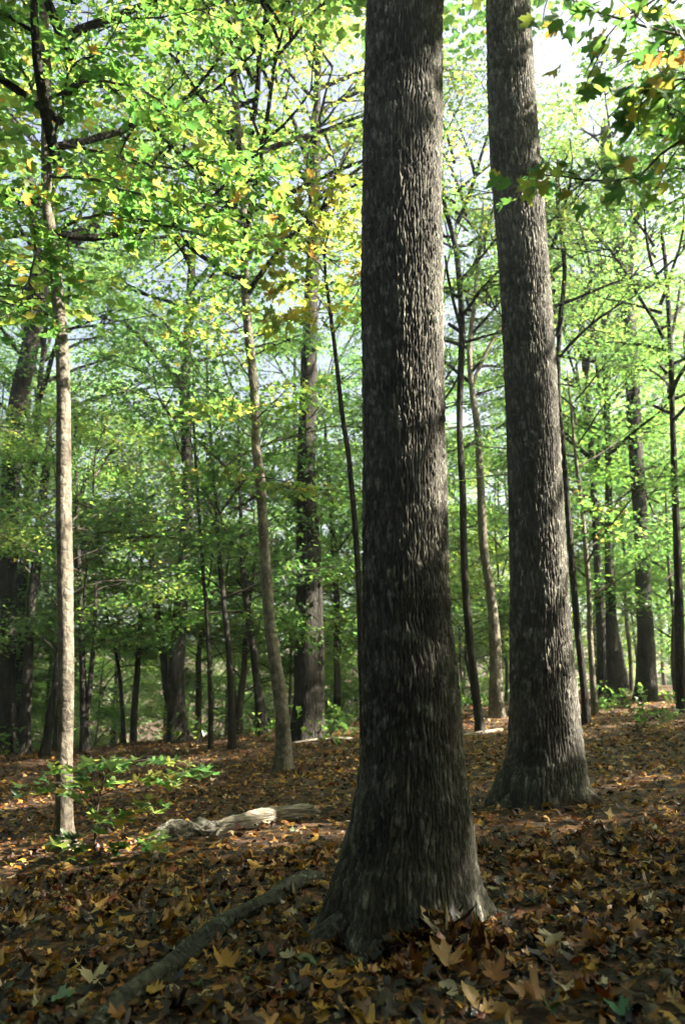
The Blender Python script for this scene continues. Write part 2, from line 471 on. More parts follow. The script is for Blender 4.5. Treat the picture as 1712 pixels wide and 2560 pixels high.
# leaves and limbs cut away along sun rays so light falls on chosen spots
SD = np.array(sun_dir)
def gaps():
    G = []
    for px, py, Y, rad in ((1085, 640, 5.1, .26), (1075, 760, 5.1, .24), (1092, 440, 5.1, .2), (1085, 560, 5.1, .2), (1080, 880, 5.1, .14), (1095, 1180, 5.1, .12), (1100, 330, 5.1, .13),
                           (1335, 190, 8.6, .16), (1355, 480, 8.6, .25), (1365, 640, 8.6, .3), (1378, 760, 8.6, .3), (1385, 960, 8.6, .22), (1392, 1150, 8.6, .3), (1405, 1330, 8.6, .3), (1415, 1480, 8.6, .22), (1425, 1740, 8.6, .26), (1440, 1830, 8.6, .2),
                           (165, 1160, 8.3, .3), (168, 1250, 8.3, .2), (170, 1400, 8.3, .3), (170, 1540, 8.3, .34), (170, 1620, 8.3, .25), (150, 820, 8.3, .22), (145, 700, 8.3, .15),
                           (630, 770, 13., .3), (635, 900, 13., .34), (640, 1040, 13., .25), (705, 1660, 13., .2), (690, 1500, 13., .12), (105, 725, 20.5, .35),
                           (755, 2042, 0, .34), (690, 2052, 0, .25), (820, 2060, 0, .25), (40, 2015, 0, .5),
                           (770, 640, 10., .7), (760, 720, 10., .5), (400, 470, 7.6, .8), (560, 560, 7.4, .7), (250, 120, 7.8, .4), (480, 840, 12.3, .7), (560, 1015, 12.3, .6), (640, 1000, 12.5, .5),
                           (1625, 1650, 20.0, .35), (1620, 1500, 20., .25), (1622, 1420, 20., .15), (400, 1900, 7.9, .4), (480, 1912, 7.9, .3), (310, 1905, 7.9, .35), (1230, 1830, 17., .5), (790, 1855, 18., .5), (1480, 200, 3.1, .35), (1470, 95, 3.1, .25), (1580, 120, 3.1, .5), (1640, 230, 2.9, .5), (1690, 60, 3.1, .5), (1600, 20, 3.2, .5), (1500, 440, 3.6, .5), (1350, 440, 3.6, .4), (260, 300, 8., .5), (1245, 1500, 20., .4),
                           (300, 1100, 20., .9), (430, 1200, 20., .9), (560, 1200, 19., .9), (250, 1300, 20., .8), (350, 1450, 20., .8), (500, 1450, 20., .8), (90, 1350, 19., .8), (740, 1380, 17.5, .6), (1480, 1300, 19., .7), (1110, 1250, 18., .6)):
        G.append((pt(px, py, Y) if Y else ground_hit(px, py), rad))
    return G
GAPS = gaps()
gap_r = np.random.default_rng(64)
LEAF_TRIS = [0]
def add_crown(tree, base, kind, k, at, scale, rz, mat):
    """limbs and leaves as parts of a tree; 'at' is the world place of the crown's foot"""
    off = np.asarray(at, float) - np.asarray(base, float)
    s = np.array(scale if hasattr(scale, '__len__') else (scale,) * 3, float)
    limbs, v, f, (pieces, own) = SETS[kind][k % len(SETS[kind])]
    tpl = LEAF4[1] if kind == 'dense' else LEAF6[1]; nv = 4 if kind == 'dense' else 6
    cv = v.reshape(-1, nv, 3).mean(1) * s
    c_, s_ = math.cos(rz), math.sin(rz)
    W = np.column_stack([cv[:, 0] * c_ - cv[:, 1] * s_, cv[:, 0] * s_ + cv[:, 1] * c_, cv[:, 2]]) + np.asarray(at, float)
    cut = np.zeros(len(W), bool)
    PL = np.array([np.pad(p[0], ((0, 7 - len(p[0])), (0, 0)), mode='edge') for p in pieces]) * s
    PW = np.stack([PL[..., 0] * c_ - PL[..., 1] * s_, PL[..., 0] * s_ + PL[..., 1] * c_, PL[..., 2]], -1) + np.asarray(at, float)
    PW = np.concatenate([PW, (PW[:, 1:] + PW[:, :-1]) / 2, PW[:, 1:] * .25 + PW[:, :-1] * .75, PW[:, 1:] * .75 + PW[:, :-1] * .25], 1)
    drop_l, drop_s = set(), set()
    mid = W.mean(0); ext = np.linalg.norm(W - mid, axis=1).max() + .5
    for P, rad in GAPS:
        D = mid - P; a = D @ SD
        if a < -ext or np.linalg.norm(D - a * SD) > ext + rad: continue
        D = W - P; a = D @ SD
        d = np.linalg.norm(D - a[:, None] * SD, axis=1)
        cut |= (a > .3) & (d < rad * (1 + .35 * gap_r.standard_normal(len(W))) + .05)
        D = PW - P; a = D @ SD
        d = np.linalg.norm(D - a[..., None] * SD, axis=2)
        for q in np.nonzero(((a > .5) & (d < rad * .55 + .04)).any(1))[0]:
            if pieces[q][4] < 0: drop_l.add(pieces[q][3])
            elif pieces[q][4] < 100: drop_s.add(pieces[q][3:5])
    if cut.sum() > 130 or (drop_l and cut.sum() > 60):
        dead = np.array([(a in drop_l) or ((a, b) in drop_s) for a, b in own.tolist()])
        keep = np.nonzero(~(cut | dead))[0]
        vv = v.reshape(-1, nv, 3)[keep].reshape(-1, 3)
        ff = (tpl[None] + (np.arange(len(keep)) * nv)[:, None, None]).reshape(-1, 3)
        me = new_mesh('foliage', vv, [ff], mat, smooth=False); LEAF_TRIS[0] += len(ff)
        b = Bag()
        for P_, r_, n_, li, sj in pieces:
            if kind == 'dense' and sj >= 100: continue
            if li not in drop_l and (li, sj % 100) not in drop_s: b.tube(P_, r_, n_) if sj < 100 else b.tube(P_[::3], r_[::3], n_)
            elif sj < 0 and li in drop_l: b.tube(P_[:2], r_[:2] * np.array((1, .8)), n_, True)
        limbs = b.mesh('limbs', limbs.materials[0])
    else:
        me = leaf_mesh(kind, k, mat)
    c = link('crown', me, tree, off, (0, 0, rz), s)
    link('limbs', limbs, tree, off, (0, 0, rz), s)
    return c

# ------------------------------------------------------------------ trunks
def trunk_mesh(path, radii, mat, base, step=.12, sides=14, rough=.06, ridges=0., seed=0, flare=.0, flare_h=.35):
    """path (n,3) world, radii (n)"""
    Q = resample(np.column_stack([path, radii]), step)
    P, r = Q[:, :3], Q[:, 3]
    th = np.linspace(0, 2 * math.pi, sides, endpoint=False)
    h = P[:, 2] - base[2]
    H, TH = h[:, None], th[None, :]
    k = vnoise(np.cos(TH) * 1.3 + 0 * H, np.sin(TH) * 1.3 + 0 * H, H * 1.4, seed) * rough + vnoise(np.cos(TH) * 3, np.sin(TH) * 3, H * 5, seed + 1) * rough * .5
    if ridges: k = k + ridges * vnoise(TH * sides * .18, H * 3.5, 0 * TH, seed + 2)
    if flare:
        lob = .55 + .45 * np.cos(TH * 4 + seed) + .25 * np.cos(TH * 3 + seed * 2.)
        k = k + flare * np.exp(-np.maximum(H, 0) / flare_h) * lob
    v, q, t = tube(P, r[:, None] * (1 + k), sides, True, th=th)
    return new_mesh('trunk', v - np.asarray(base), [q, t], mat)

def bark_plates(TH, H, nc, cell_h, seed):
    """relief 0..1 of long wavering ridges broken by short cross cracks; TH in turns (periodic), H in metres"""
    cx, cy_ = np.cos(TH * 6.2832), np.sin(TH * 6.2832)
    u = TH * nc + .55 * vnoise(cx * 4.5, cy_ * 4.5, H * 2.6, seed) + .50 * vnoise(cx * 12, cy_ * 12, H * 11, seed + 1) + .34 * vnoise(cx * 24, cy_ * 24, H * 30, seed + 2)
    sid = np.mod(np.floor(u), nc); fu = u - np.floor(u)
    ridge = np.minimum(fu, 1 - fu) * 2                     # 0 in the furrow, 1 on the crest
    wide = .42 + .28 * vnoise(cx * 8, cy_ * 8, H * 7, seed + 4)
    ridge = np.clip((ridge - .12) / wide, 0, 1) ** .85
    v = H / cell_h * (.7 + .6 * hash3(sid, 0 * sid, 0 * sid, seed + 5)) + 7 * hash3(sid, 0 * sid + 1, 0 * sid, seed + 6) + .35 * vnoise(cx * 20, cy_ * 20, H * 12, seed + 3) + .25 * fu
    fv = v - np.floor(v); plate = hash3(sid, np.floor(v), 0 * sid + 2, seed + 7)
    crack = smooth01(np.minimum(fv, 1 - fv) * 2 / .38)
    return ridge * (.60 + .40 * crack) * (.62 + .55 * plate), plate, fv - .5

def oak_trunk(rows, Y, base, nth, nc, step, cell_h, depth, seed, top_h, lobes):
    pts = []
    for px, py, w in rows:
        P = pt(px, py, Y); pts.append((*P, w * .5 * mpp(P)))
    pts = np.array(pts)                       # from the top down: reverse
    pts = pts[np.argsort(pts[:, 2])]
    low = pts[0].copy(); low[2] = base[2] - .35; low[3] *= 1.12
    top = pts[-1].copy(); d = pts[-1] - pts[-2]
    hi = top + d / d[2] * (top_h - top[2]); hi[3] = top[3] * .55
    # dense rings in the part the photo shows, coarse ones above
    Q = resample(np.vstack([low, pts]), step)
    ph = np.linspace(-math.pi, math.pi, nth, endpoint=False)
    th = ph - math.pi / 2 - .5 * np.sin(ph)          # finer towards the clearing
    H = (Q[:, 2] - base[2])[:, None]; TH = th[None, :] + 0 * H
    lob = np.zeros_like(TH)
    for a, amp, wid in lobes:
        dd = np.angle(np.exp(1j * (TH - a)))
        lob += amp * np.exp(-(dd / wid) ** 2)
    rel, ID, F1 = bark_plates(TH / (2 * math.pi) + .004 * H, H + 0 * TH, nc, cell_h, seed)
    k = Q[:, 3][:, None] * (1 + .035 * vnoise(np.cos(TH) * 1.5, np.sin(TH) * 1.5, H * 1.2, seed + 9))
    k = k * (1 + lob * np.exp(-np.maximum(H, 0) / .22))
    tilt = (ID - .5) * .35 * F1 * rel
    rr = k + depth * (rel + tilt - .55) + depth * .18 * vnoise(TH * nth * .2, H * 55, 0 * TH, seed + 11)
    v, q, t = tube(Q[:, :3], rr, nth, False, th=th)
    b = Bag(); b.add(v, q)
    n_up = 18
    U = resample(np.vstack([Q[-1], hi]), (hi[2] - top[2]) / n_up)
    b.add(*tube(U[:, :3], U[:, 3] * (1 + .0), 24, True))
    me = b.mesh('trunk', M_oak, base)
    at_ = me.attributes.new('plate', 'FLOAT', 'POINT')           # each bark plate has its own tone
    pv = np.full(len(me.vertices), .5, np.float32); pv[:ID.size] = np.where(rel > .25, ID, .35).ravel(); at_.data.foreach_set('value', pv)
    return me, U[:, :3]

def rows_path(rows, Y, base=None):
    out = []
    for px, py, w in rows:
        P = pt(px, py, Y); out.append((*P, w * .5 * mpp(P)))
    out = np.array(out)
    return out[np.argsort(out[:, 2])]

# the two oaks in front
oak1 = ground_hit(1012, 2318); oak1[2] = terrain(oak1[0], oak1[1])
Y1 = oak1[1]
t1 = thing('oak_tree', oak1, 'thick furrowed oak trunk filling the centre foreground from top to bottom', 'tree')
me, up1 = oak_trunk([(1012, -40, 178), (1012, 0, 181), (1006, 300, 190), (1004, 600, 197), (1007, 900, 200), (1011, 1200, 203), (1015, 1500, 214), (1026, 1700, 236), (1029, 1900, 256), (1027, 2050, 296), (1022, 2150, 325), (1018, 2250, 362)],
                    Y1, oak1, 310, 78, .0150, .075, .022, 11, 17.0, [(math.pi * .98, .22, .22), (-.08, .26, .2), (-.75, .2, .17), (-1.45, .16, .16), (-2.25, .25, .2), (1.2, .3, .4), (2.3, .3, .3)])
link('trunk', me, t1)
add_crown(t1, oak1, 'dense', 0, up1[int(len(up1) * .35)], (1.15, 1.15, 1.0), .4, M_green)
oak2 = ground_hit(1362, 2005); oak2[2] = terrain(oak2[0], oak2[1])
Y2 = oak2[1]
t2 = thing('oak_tree', oak2, 'second furrowed oak trunk, right of the thick foreground one, sunlit along its right edge', 'tree')
me, up2 = oak_trunk([(1266, -40, 101), (1268, 0, 103), (1281, 300, 118), (1303, 600, 119), (1323, 900, 124), (1336, 1200, 130), (1348, 1500, 142), (1356, 1700, 158), (1362, 1850, 180), (1363, 1930, 200), (1360, 1985, 222)],
                    Y2, oak2, 205, 66, .025, .085, .024, 23, 18.0, [(math.pi, .34, .25), (0.1, .25, .25), (-.9, .15, .2), (-1.9, .15, .2), (1.5, .3, .5)])
link('trunk', me, t2)
add_crown(t2, oak2, 'dense', 1, up2[int(len(up2) * .35)], (1.1, 1.1, 1.0), 2.0, M_green)

def roots(t, base, dirs, r_in, seed):
    r = np.random.default_rng(seed)
    for a, ln, rad in dirs:
        P = []
        for k in np.linspace(0, 1, 7):
            d = r_in + ln * k; aa = a + .25 * math.sin(k * 3 + a) * k
            x, y = base[0] + math.cos(aa) * d, base[1] + math.sin(aa) * d
            P.append((x, y, float(terrain(x, y)) + .20 * (1 - k) ** 2.2 - .035 - .03 * k, .85 * rad * (1 - .72 * k)))
        Q = resample(np.array(P), .03); n = 22; th = np.linspace(0, 2 * math.pi, n, endpoint=False)
        h = np.arange(len(Q))[:, None] * .03
        k_ = .12 * vnoise(np.cos(th)[None] * 2 + 0 * h, np.sin(th)[None] * 2 + 0 * h, h * 5, seed) + .10 * vnoise(th[None] * 3.5 + 0 * h, h * 14, 0 * h, seed + 1)
        v, q, tt = tube(Q[:, :3], Q[:, 3][:, None] * (1 + k_), n, True, th=th)
        me = new_mesh('root', v - np.asarray(base), [q, tt], M_oak)
        me.attributes.new('plate', 'FLOAT', 'POINT').data.foreach_set('value', hash3(np.floor(v[:, 0] * 40), np.floor(v[:, 1] * 40), np.floor(v[:, 2] * 25), 5).astype(np.float32))
        link('root', me, t)
roots(t1, oak1, [(-2.75, .62, .12), (-1.95, .42, .11), (-.85, .45, .11), (-.12, .55, .12), (3.05, .5, .12), (1.3, .5, .12)], .27, 3)
roots(t2, oak2, [(-2.6, .5, .12), (-1.6, .4, .11), (-.5, .45, .11), (.1, .5, .12), (3.1, .55, .13)], .30, 4)

def tree(label, rows, Y=None, kind='canopy', k=0, mat=M_dark, leaf=M_green, top=None, crown_z=None, crown_s=1.0, rz=0., sides=14, forks=(), name='tree', rough=.06, ridges=.03, flare=.45, lean=0.5, group=None, knots=0):
    """rows: (px, py, width px) from the top down to the base"""
    bx, by, _ = rows[-1]
    if Y is None: Y = ground_hit(bx, by)[1]
    path = rows_path(rows, Y)
    base = path[0, :3].copy(); base[2] = float(terrain(base[0], base[1]))
    low = path[0].copy(); low[2] = min(base[2], path[0, 2]) - .25
    pts = [low] + [p for p in path if p[2] > low[2] + .1]
    top_h = top if top else (15 if kind == 'canopy' else 8)
    top_h += base[2]
    last = pts[-1]
    if last[2] < top_h:
        d = (pts[-1] - pts[-2]); d = d / d[2] * lean; d[2] = 1
        n = last + d * (top_h - last[2]); n[3] = last[3] * .35
        mid = last + d * (top_h - last[2]) * .5; mid[3] = last[3] * .72
        pts += [mid, n]
    pts = np.array(pts)
    t = thing(name, base, label, 'tree', group)
    big = path[0, 3]
    link('trunk', trunk_mesh(pts[:, :3], pts[:, 3], mat, base, .10 if sides > 14 else .16, sides, rough, ridges, random.randint(1, 999), flare, max(.12, big * 1.6)), t)
    for fr in forks:
        F = rows_path(fr, Y)
        dist = [np.linalg.norm(F[i, :3] - base) for i in (0, -1)]
        F = np.array([(*pt(a, b2, Y), w * .5 * mpp(pt(a, b2, Y))) for a, b2, w in fr])
        link('branch', trunk_mesh(F[:, :3], F[:, 3], mat, base, .15, 8, .05, 0, random.randint(1, 999)), t)
    if kind:
        zc = base[2] + (crown_z if crown_z is not None else (top_h - base[2]) * (.5 if kind == 'canopy' else .3))
        i = int(np.argmin(abs(pts[:, 2] - zc)))
        x = np.interp(zc, pts[:, 2], pts[:, 0]); y = np.interp(zc, pts[:, 2], pts[:, 1])
        hs = (top_h - zc) / CROWN_H[kind]
        add_crown(t, base, kind, k % 4, (x, y, zc), (crown_s, crown_s, hs * 1.05), rz, leaf)
    return t, base, Y

# ------------------------------------------------------------------ the trees the photograph shows one by one
tA, baseA, YA = tree('slim pale maple trunk in the left foreground rising behind the leafy sapling',
    [(106, -40, 22), (108, 0, 22), (117, 200, 25), (117, 400, 25), (120, 520, 26), (135, 620, 28), (143, 720, 29), (155, 850, 31), (160, 1000, 33), (160, 1150, 37), (161, 1300, 38), (165, 1500, 39), (166, 1700, 38), (163, 1900, 38), (160, 2060, 44), (160, 2125, 52)],
    kind='canopy', k=2, mat=M_maple, leaf=M_yellow, top=13, crown_z=6.8, crown_s=.75, sides=22, rough=.05, ridges=.02, name='maple_tree')
tree('stout leaning trunk at the left edge, behind the slim pale maple',
    [(255, 520, 30), (228, 570, 34), (150, 620, 40), (112, 670, 46), (95, 720, 48), (74, 874, 42), (55, 962, 44), (36, 1094, 46), (24, 1290, 44), (20, 1480, 44), (16, 1700, 46), (12, 1885, 60)],
    k=3, mat=M_dark, top=18, crown_z=11.5, crown_s=.95, sides=18, forks=[[(112, 670, 30), (88, 600, 20), (70, 400, 16), (20, 270, 12)]])
tree('dark leaning trunk between the left edge and the slim pale maple',
    [(118, 1150, 20), (107, 1255, 22), (90, 1420, 24), (77, 1530, 22), (70, 1690, 24), (62, 1885, 30)], kind='under', k=0, top=9, crown_z=4.2, crown_s=.75)
tree('short dark trunk close against the left side of the slim pale maple',
    [(150, 1580, 10), (145, 1660, 16), (128, 1780, 20), (112, 1890, 26)], kind='under', k=1, top=7, crown_s=.9)
tree('dark two stemmed tree just right of the slim pale maple',
    [(188, 1000, 7), (192, 1244, 9), (200, 1474, 12), (208, 1694, 16), (212, 1878, 24)], kind='under', k=2, top=8.5, crown_s=1.1,
    forks=[[(214, 1800, 16), (225, 1721, 13), (238, 1556, 11), (240, 1450, 7)]])
tree('thin bent dark trunk in the dim gap left of the forked dark trunk',
    [(268, 1540, 7), (280, 1584, 8), (300, 1694, 9), (310, 1850, 12)], Y=24, kind='under', k=3, top=7)
tree('tall dark trunk left of centre with a bare limb reaching up to the left',
    [(466, 900, 24), (462, 960, 27), (465, 1080, 28), (470, 1200, 29), (466, 1337, 33), (455, 1474, 34), (445, 1611, 38), (440, 1721, 42), (446, 1855, 52)],
    k=0, top=18, crown_z=10, crown_s=.85, sides=18, forks=[[(460, 975, 20), (406, 902, 16), (356, 847, 13), (312, 808, 11)], [(446, 1770, 16), (420, 1750, 17), (408, 1640, 18), (390, 1500, 17), (378, 1390, 14), (374, 1330, 7)]])
tree('thin straight trunk just right of the tall dark trunk with the bare limb',
    [(484, 1050, 7), (496, 1255, 8), (507, 1420, 9), (518, 1556, 9), (524, 1694, 10), (527, 1872, 13)], kind='under', k=0, top=9)
tree('slender dark trunk midway between the bare limbed trunk and the mottled maple',
    [(520, 1000, 8), (540, 1255, 10), (548, 1392, 12), (565, 1556, 14), (576, 1694, 16), (581, 1872, 22)], kind='under', k=1, top=9.5, crown_s=1.1)
tree('dark trunk just left of the mottled leaning maple',
    [(606, 1400, 12), (614, 1485, 16), (628, 1584, 19), (642, 1694, 21), (655, 1812, 28)], Y=21, kind='under', k=2, top=9)
tM, baseM, YM = tree('mottled slim maple leaning left with a forked top, mid distance left of the big oak',
    [(582, 90, 18), (585, 200, 18), (595, 330, 19), (607, 400, 20), (610, 520, 20), (611, 640, 20), (614, 737, 21), (623, 847, 22), (634, 957, 22), (640, 1050, 21), (639, 1110, 22), (650, 1192, 25), (658, 1310, 25), (666, 1447, 27), (677, 1584, 29), (694, 1694, 34), (706, 1803, 36), (710, 1925, 44)],
    k=1, mat=M_maple, leaf=M_yellow, top=15, crown_z=8.2, crown_s=.75, sides=18, forks=[[(583, 110, 15), (575, 60, 12), (545, -10, 9)], [(583, 110, 16), (600, 50, 14), (607, -20, 12)]], name='maple_tree')
tN, baseN, YN = tree('thick dark double trunk directly left of the big oak',
    [(785, 560, 30), (780, 700, 34), (774, 860, 39), (770, 1000, 42), (767, 1120, 44), (765, 1260, 48), (768, 1474, 60), (768, 1700, 64), (770, 1848, 78)],
    k=2, top=19, crown_z=11, crown_s=.95, sides=20, ridges=.05, forks=[[(785, 600, 26), (784, 500, 22), (768, 450, 18), (718, 417, 12)], [(785, 600, 24), (826, 480, 20), (850, 425, 15), (880, 340, 9)], [(795, 1850, 34), (797, 1700, 28), (794, 1500, 26), (793, 1400, 20), (790, 1290, 12)]])
tO, baseO, YO = tree('thin young maple with golden leaves half hidden behind the big oak',
    [(815, 700, 8), (834, 847, 10), (856, 1040, 12), (873, 1157, 13), (893, 1400, 15), (905, 1700, 17), (910, 1960, 20)], Y=10.8, kind=None, mat=M_dark, top=8, name='maple_tree')
tree('slim dark trunk in the gap between the double trunk and the big oak',
    [(815, 1120, 10), (825, 1250, 12), (839, 1447, 15), (842, 1650, 16), (844, 1800, 20)], Y=23, kind='under', k=3, top=9)
tree('slender dark trunk in the gap between the two oaks, nearer the thick one',
    [(1100, 330, 10), (1107, 489, 11), (1134, 598, 13), (1143, 654, 14), (1153, 780, 15), (1153, 872, 16), (1148, 1062, 16), (1156, 1227, 17), (1159, 1390, 18), (1167, 1526, 20), (1181, 1662, 20), (1200, 1832, 24)], k=3, top=14, crown_z=8.5, crown_s=.6, forks=[[(1153, 830, 9), (1125, 720, 8), (1112, 640, 6)]])
tree('pale barked trunk with sun patches close to the left side of the right oak',
    [(1205, 560, 8), (1197, 627, 10), (1186, 752, 11), (1173, 872, 13), (1180, 980, 15), (1194, 1078, 18), (1200, 1200, 19), (1208, 1363, 22), (1224, 1472, 24), (1235, 1580, 28), (1242, 1785, 38)], Y=21, k=0, top=15, crown_z=8.5, crown_s=.7, mat=M_maple, forks=[[(1180, 960, 10), (1215, 880, 9), (1258, 800, 8), (1290, 700, 5)]])
tree('thin sunlit trunk rising close to the right side of the right oak',
    [(1395, 400, 8), (1392, 489, 9), (1408, 640, 11), (1409, 708, 11), (1398, 817, 12), (1395, 980, 12), (1412, 1187, 14), (1425, 1363, 15), (1441, 1553, 17), (1458, 1716, 18), (1466, 1812, 22)], k=1, top=13, crown_z=8, crown_s=.6)
tU, baseU, YU = tree('thin trunk with a pale upper stem, right of the right oak',
    [(1440, 1160, 9), (1452, 1254, 10), (1469, 1445, 12), (1474, 1580, 13), (1482, 1722, 16)], Y=20, kind='under', k=2, top=9, crown_s=1.1, mat=M_maple)
tree('left of two dark trunks standing together in the right background',
    [(1485, 1260, 16), (1493, 1417, 20), (1501, 1553, 24), (1508, 1705, 32)], Y=24, k=2, top=13, crown_z=5.5, crown_s=.7)
tree('right of two dark trunks standing together in the right background',
    [(1520, 1150, 17), (1520, 1254, 18), (1523, 1417, 22), (1528, 1580, 29), (1536, 1700, 38)], Y=23, k=3, top=14, crown_z=6, crown_s=.7)
tree('tall forked trunk with a sunlit right edge near the right border',
    [(1512, 326, 24), (1517, 435, 27), (1531, 516, 29), (1545, 627, 32), (1556, 709, 34), (1572, 817, 34), (1577, 900, 34), (1583, 1035, 35), (1595, 1225, 35), (1600, 1310, 34), (1606, 1472, 37), (1612, 1580, 41), (1616, 1752, 54)],
    k=0, top=19, crown_z=11.5, crown_s=.85, sides=18, rz=1., forks=[[(1566, 770, 20), (1574, 660, 19), (1588, 570, 18), (1613, 489, 16), (1637, 407, 14), (1675, 304, 10)]])
tree('thin branchy trunk closest to the right border',
    [(1655, 600, 9), (1664, 681, 10), (1675, 872, 13), (1680, 1062, 14), (1686, 1225, 17), (1694, 1445, 20), (1700, 1720, 26)], Y=18, kind='canopy', k=1, top=12, crown_z=6.5, crown_s=.6,
    forks=[[(1672, 860, 8), (1690, 780, 7), (1700, 700, 5)], [(1680, 1000, 8), (1712, 985, 7), (1760, 960, 5)]])

# ------------------------------------------------------------------ trees farther back and outside the frame
def project(P):
    x, y, z = P[0], P[1], P[2] - CAM_Z
    d = y * CP + z * SP
    return (856 + FPX * x / d, 1280 - FPX * (-y * SP + z * CP) / d) if d > .1 else (9e9, 9e9)

def plain_tree(x, y, H, r0, kind, k, mat, leaf, cs, label, group, seed, cz=.45, name='tree'):
    rr = random.Random(seed)
    b = np.array((x, y, float(terrain(x, y))))
    lx, ly = rr.gauss(0, .035), rr.gauss(0, .035)
    ks = [0, .15, .3, .5, .7, 1.0]
    P = np.array([(x + lx * H * t + rr.gauss(0, .05) * (t > 0), y + ly * H * t + rr.gauss(0, .05), b[2] + H * t) for t in ks]); P[0, 2] -= .3
    rad = np.array([r0 * (1.15 - .85 * t) for t in ks])
    t = thing(name, b, label, 'tree', group)
    link('trunk', trunk_mesh(P[:, :3], rad, mat, b, .35, 9, .07, .03, seed, .4, r0 * 1.6), t)
    zc = H * cz
    cx, cyy = np.interp(b[2] + zc, P[:, 2], P[:, 0]), np.interp(b[2] + zc, P[:, 2], P[:, 1])
    hs = (H - zc) / CROWN_H[kind] * 1.05
    add_crown(t, b, kind, k, (cx, cyy, b[2] + zc), (cs, cs, hs), rr.uniform(0, 6.28), leaf)
    return t

rr = random.Random(31)
G_BACK = 'slender trees of the hazy background wood'
L_BACK = 'slender dark tree with a leafy crown among the hazy background wood'
G_LOW = 'low leafy understory maples behind the clearing'
L_LOW = 'low thin understory maple with layered green leaf sprays behind the clearing'
placed = []
def sun_clear(x, y, rad=.75):
    n2 = SD[:2] / np.linalg.norm(SD[:2])
    for P, r_ in GAPS:
        d = np.array((x, y)) - P[:2]; a = d @ n2
        if a > 0.5 and abs(d[0] * n2[1] - d[1] * n2[0]) < rad * .5 and P[2] + a / math.cos(SUN_EL) * math.sin(SUN_EL) < 12: return False
    return True
def free(x, y, d):
    return all((x - a) ** 2 + (y - b) ** 2 > d * d for a, b in placed)
# canopy trees of the background
n = 0
while n < 22:
    y = rr.uniform(24, 62); x = rr.uniform(-.52, .52) * y
    if not free(x, y, 3.2): continue
    placed.append((x, y)); n += 1
    plain_tree(x, y, rr.uniform(13, 18), rr.uniform(.10, .22), 'canopy', rr.randrange(4), M_dark, rr.choice((M_green, M_yellow, M_yellow)), rr.uniform(.75, 1.05), L_BACK, G_BACK, 1000 + n, rr.uniform(.38, .55))
n = 0
while n < 60:
    y = rr.uniform(22.5, 50); x = rr.uniform(-.50, .50) * y
    if not free(x, y, 1.6) : continue
    placed.append((x, y)); n += 1
    plain_tree(x, y, rr.uniform(5.5, 9.5), rr.uniform(.045, .10), 'under', rr.randrange(4), M_twig, rr.choice((M_green, M_yellow, M_yellow)), rr.uniform(.9, 1.35), L_LOW, G_LOW, 2000 + n, rr.uniform(.1, .32))
# trees added beside and behind the camera so their crowns shade the clearing
G_SIDE = 'canopy trees added beside the clearing'
L_SIDE = 'leafy canopy tree added outside the view to shade the clearing'
FIX = [(6.6, 2.6), (9.6, 4.6), (12.6, 2.2), (8.6, -.9), (15.2, 5.6), (5.2, -3.6), (12.2, -2.6), (16.5, 1.0), (-4.6, .6), (-1.5, -4.6), (2.2, -5.4), (-5.6, -3.4), (-7.5, 4.2), (18.5, 7.5), (13.8, 7.2), (8.8, 12.4), (9.4, 9.6), (12.6, 11.0), (15.8, 10.6), (18.2, 12.4)]
n = 0
while n < 37:
    x, y = FIX[n] if n < len(FIX) else (rr.uniform(-15, 24), rr.uniform(-14, 9))
    if n >= len(FIX) and (abs(x) < .46 * y + 2.0 or x * x + y * y < 14 or not free(x, y, 3.4) or not sun_clear(x, y) or (x < 4.5 and y < 5 and abs(x) < .46 * max(y, 0) + 4.2 and y > -3.8)): continue
    placed.append((x, y)); n += 1
    low = x < 4.5 and y < 5  # kept short here so sky light reaches upper trunks but not their bases
    plain_tree(x, y, rr.uniform(6.0, 8.0) if low else rr.uniform(14.5, 18.5), rr.uniform(.14, .24), 'canopy' if y > 12 and x < 9 else 'dense', rr.randrange(2), M_dark, M_yellow if y > 12 and x < 9 else M_green, rr.uniform(.5, .62) if low else rr.uniform(.9, 1.12), L_SIDE, G_SIDE, 3000 + n, rr.uniform(.12, .25) if low else rr.uniform(.42, .52))
n = 0
while n < 46:  # dense low maples added round the camera to keep sky light off trunk bases
    x = rr.uniform(-11, 11); y = rr.uniform(-8, 6)
    if abs(x) < .46 * y + 4.3 or x * x + y * y < 9 or not free(x, y, 1.15) or (x > 2.5 and y > -2): continue
    placed.append((x, y)); n += 1
    plain_tree(x, y, rr.uniform(5.4, 7.2), rr.uniform(.04, .06), 'dense', rr.randrange(2), M_twig, M_green, rr.uniform(.42, .55), 'low leafy maple added beside the camera to block sky light', 'low maples added beside the clearing', 4000 + n, rr.uniform(.06, .12))

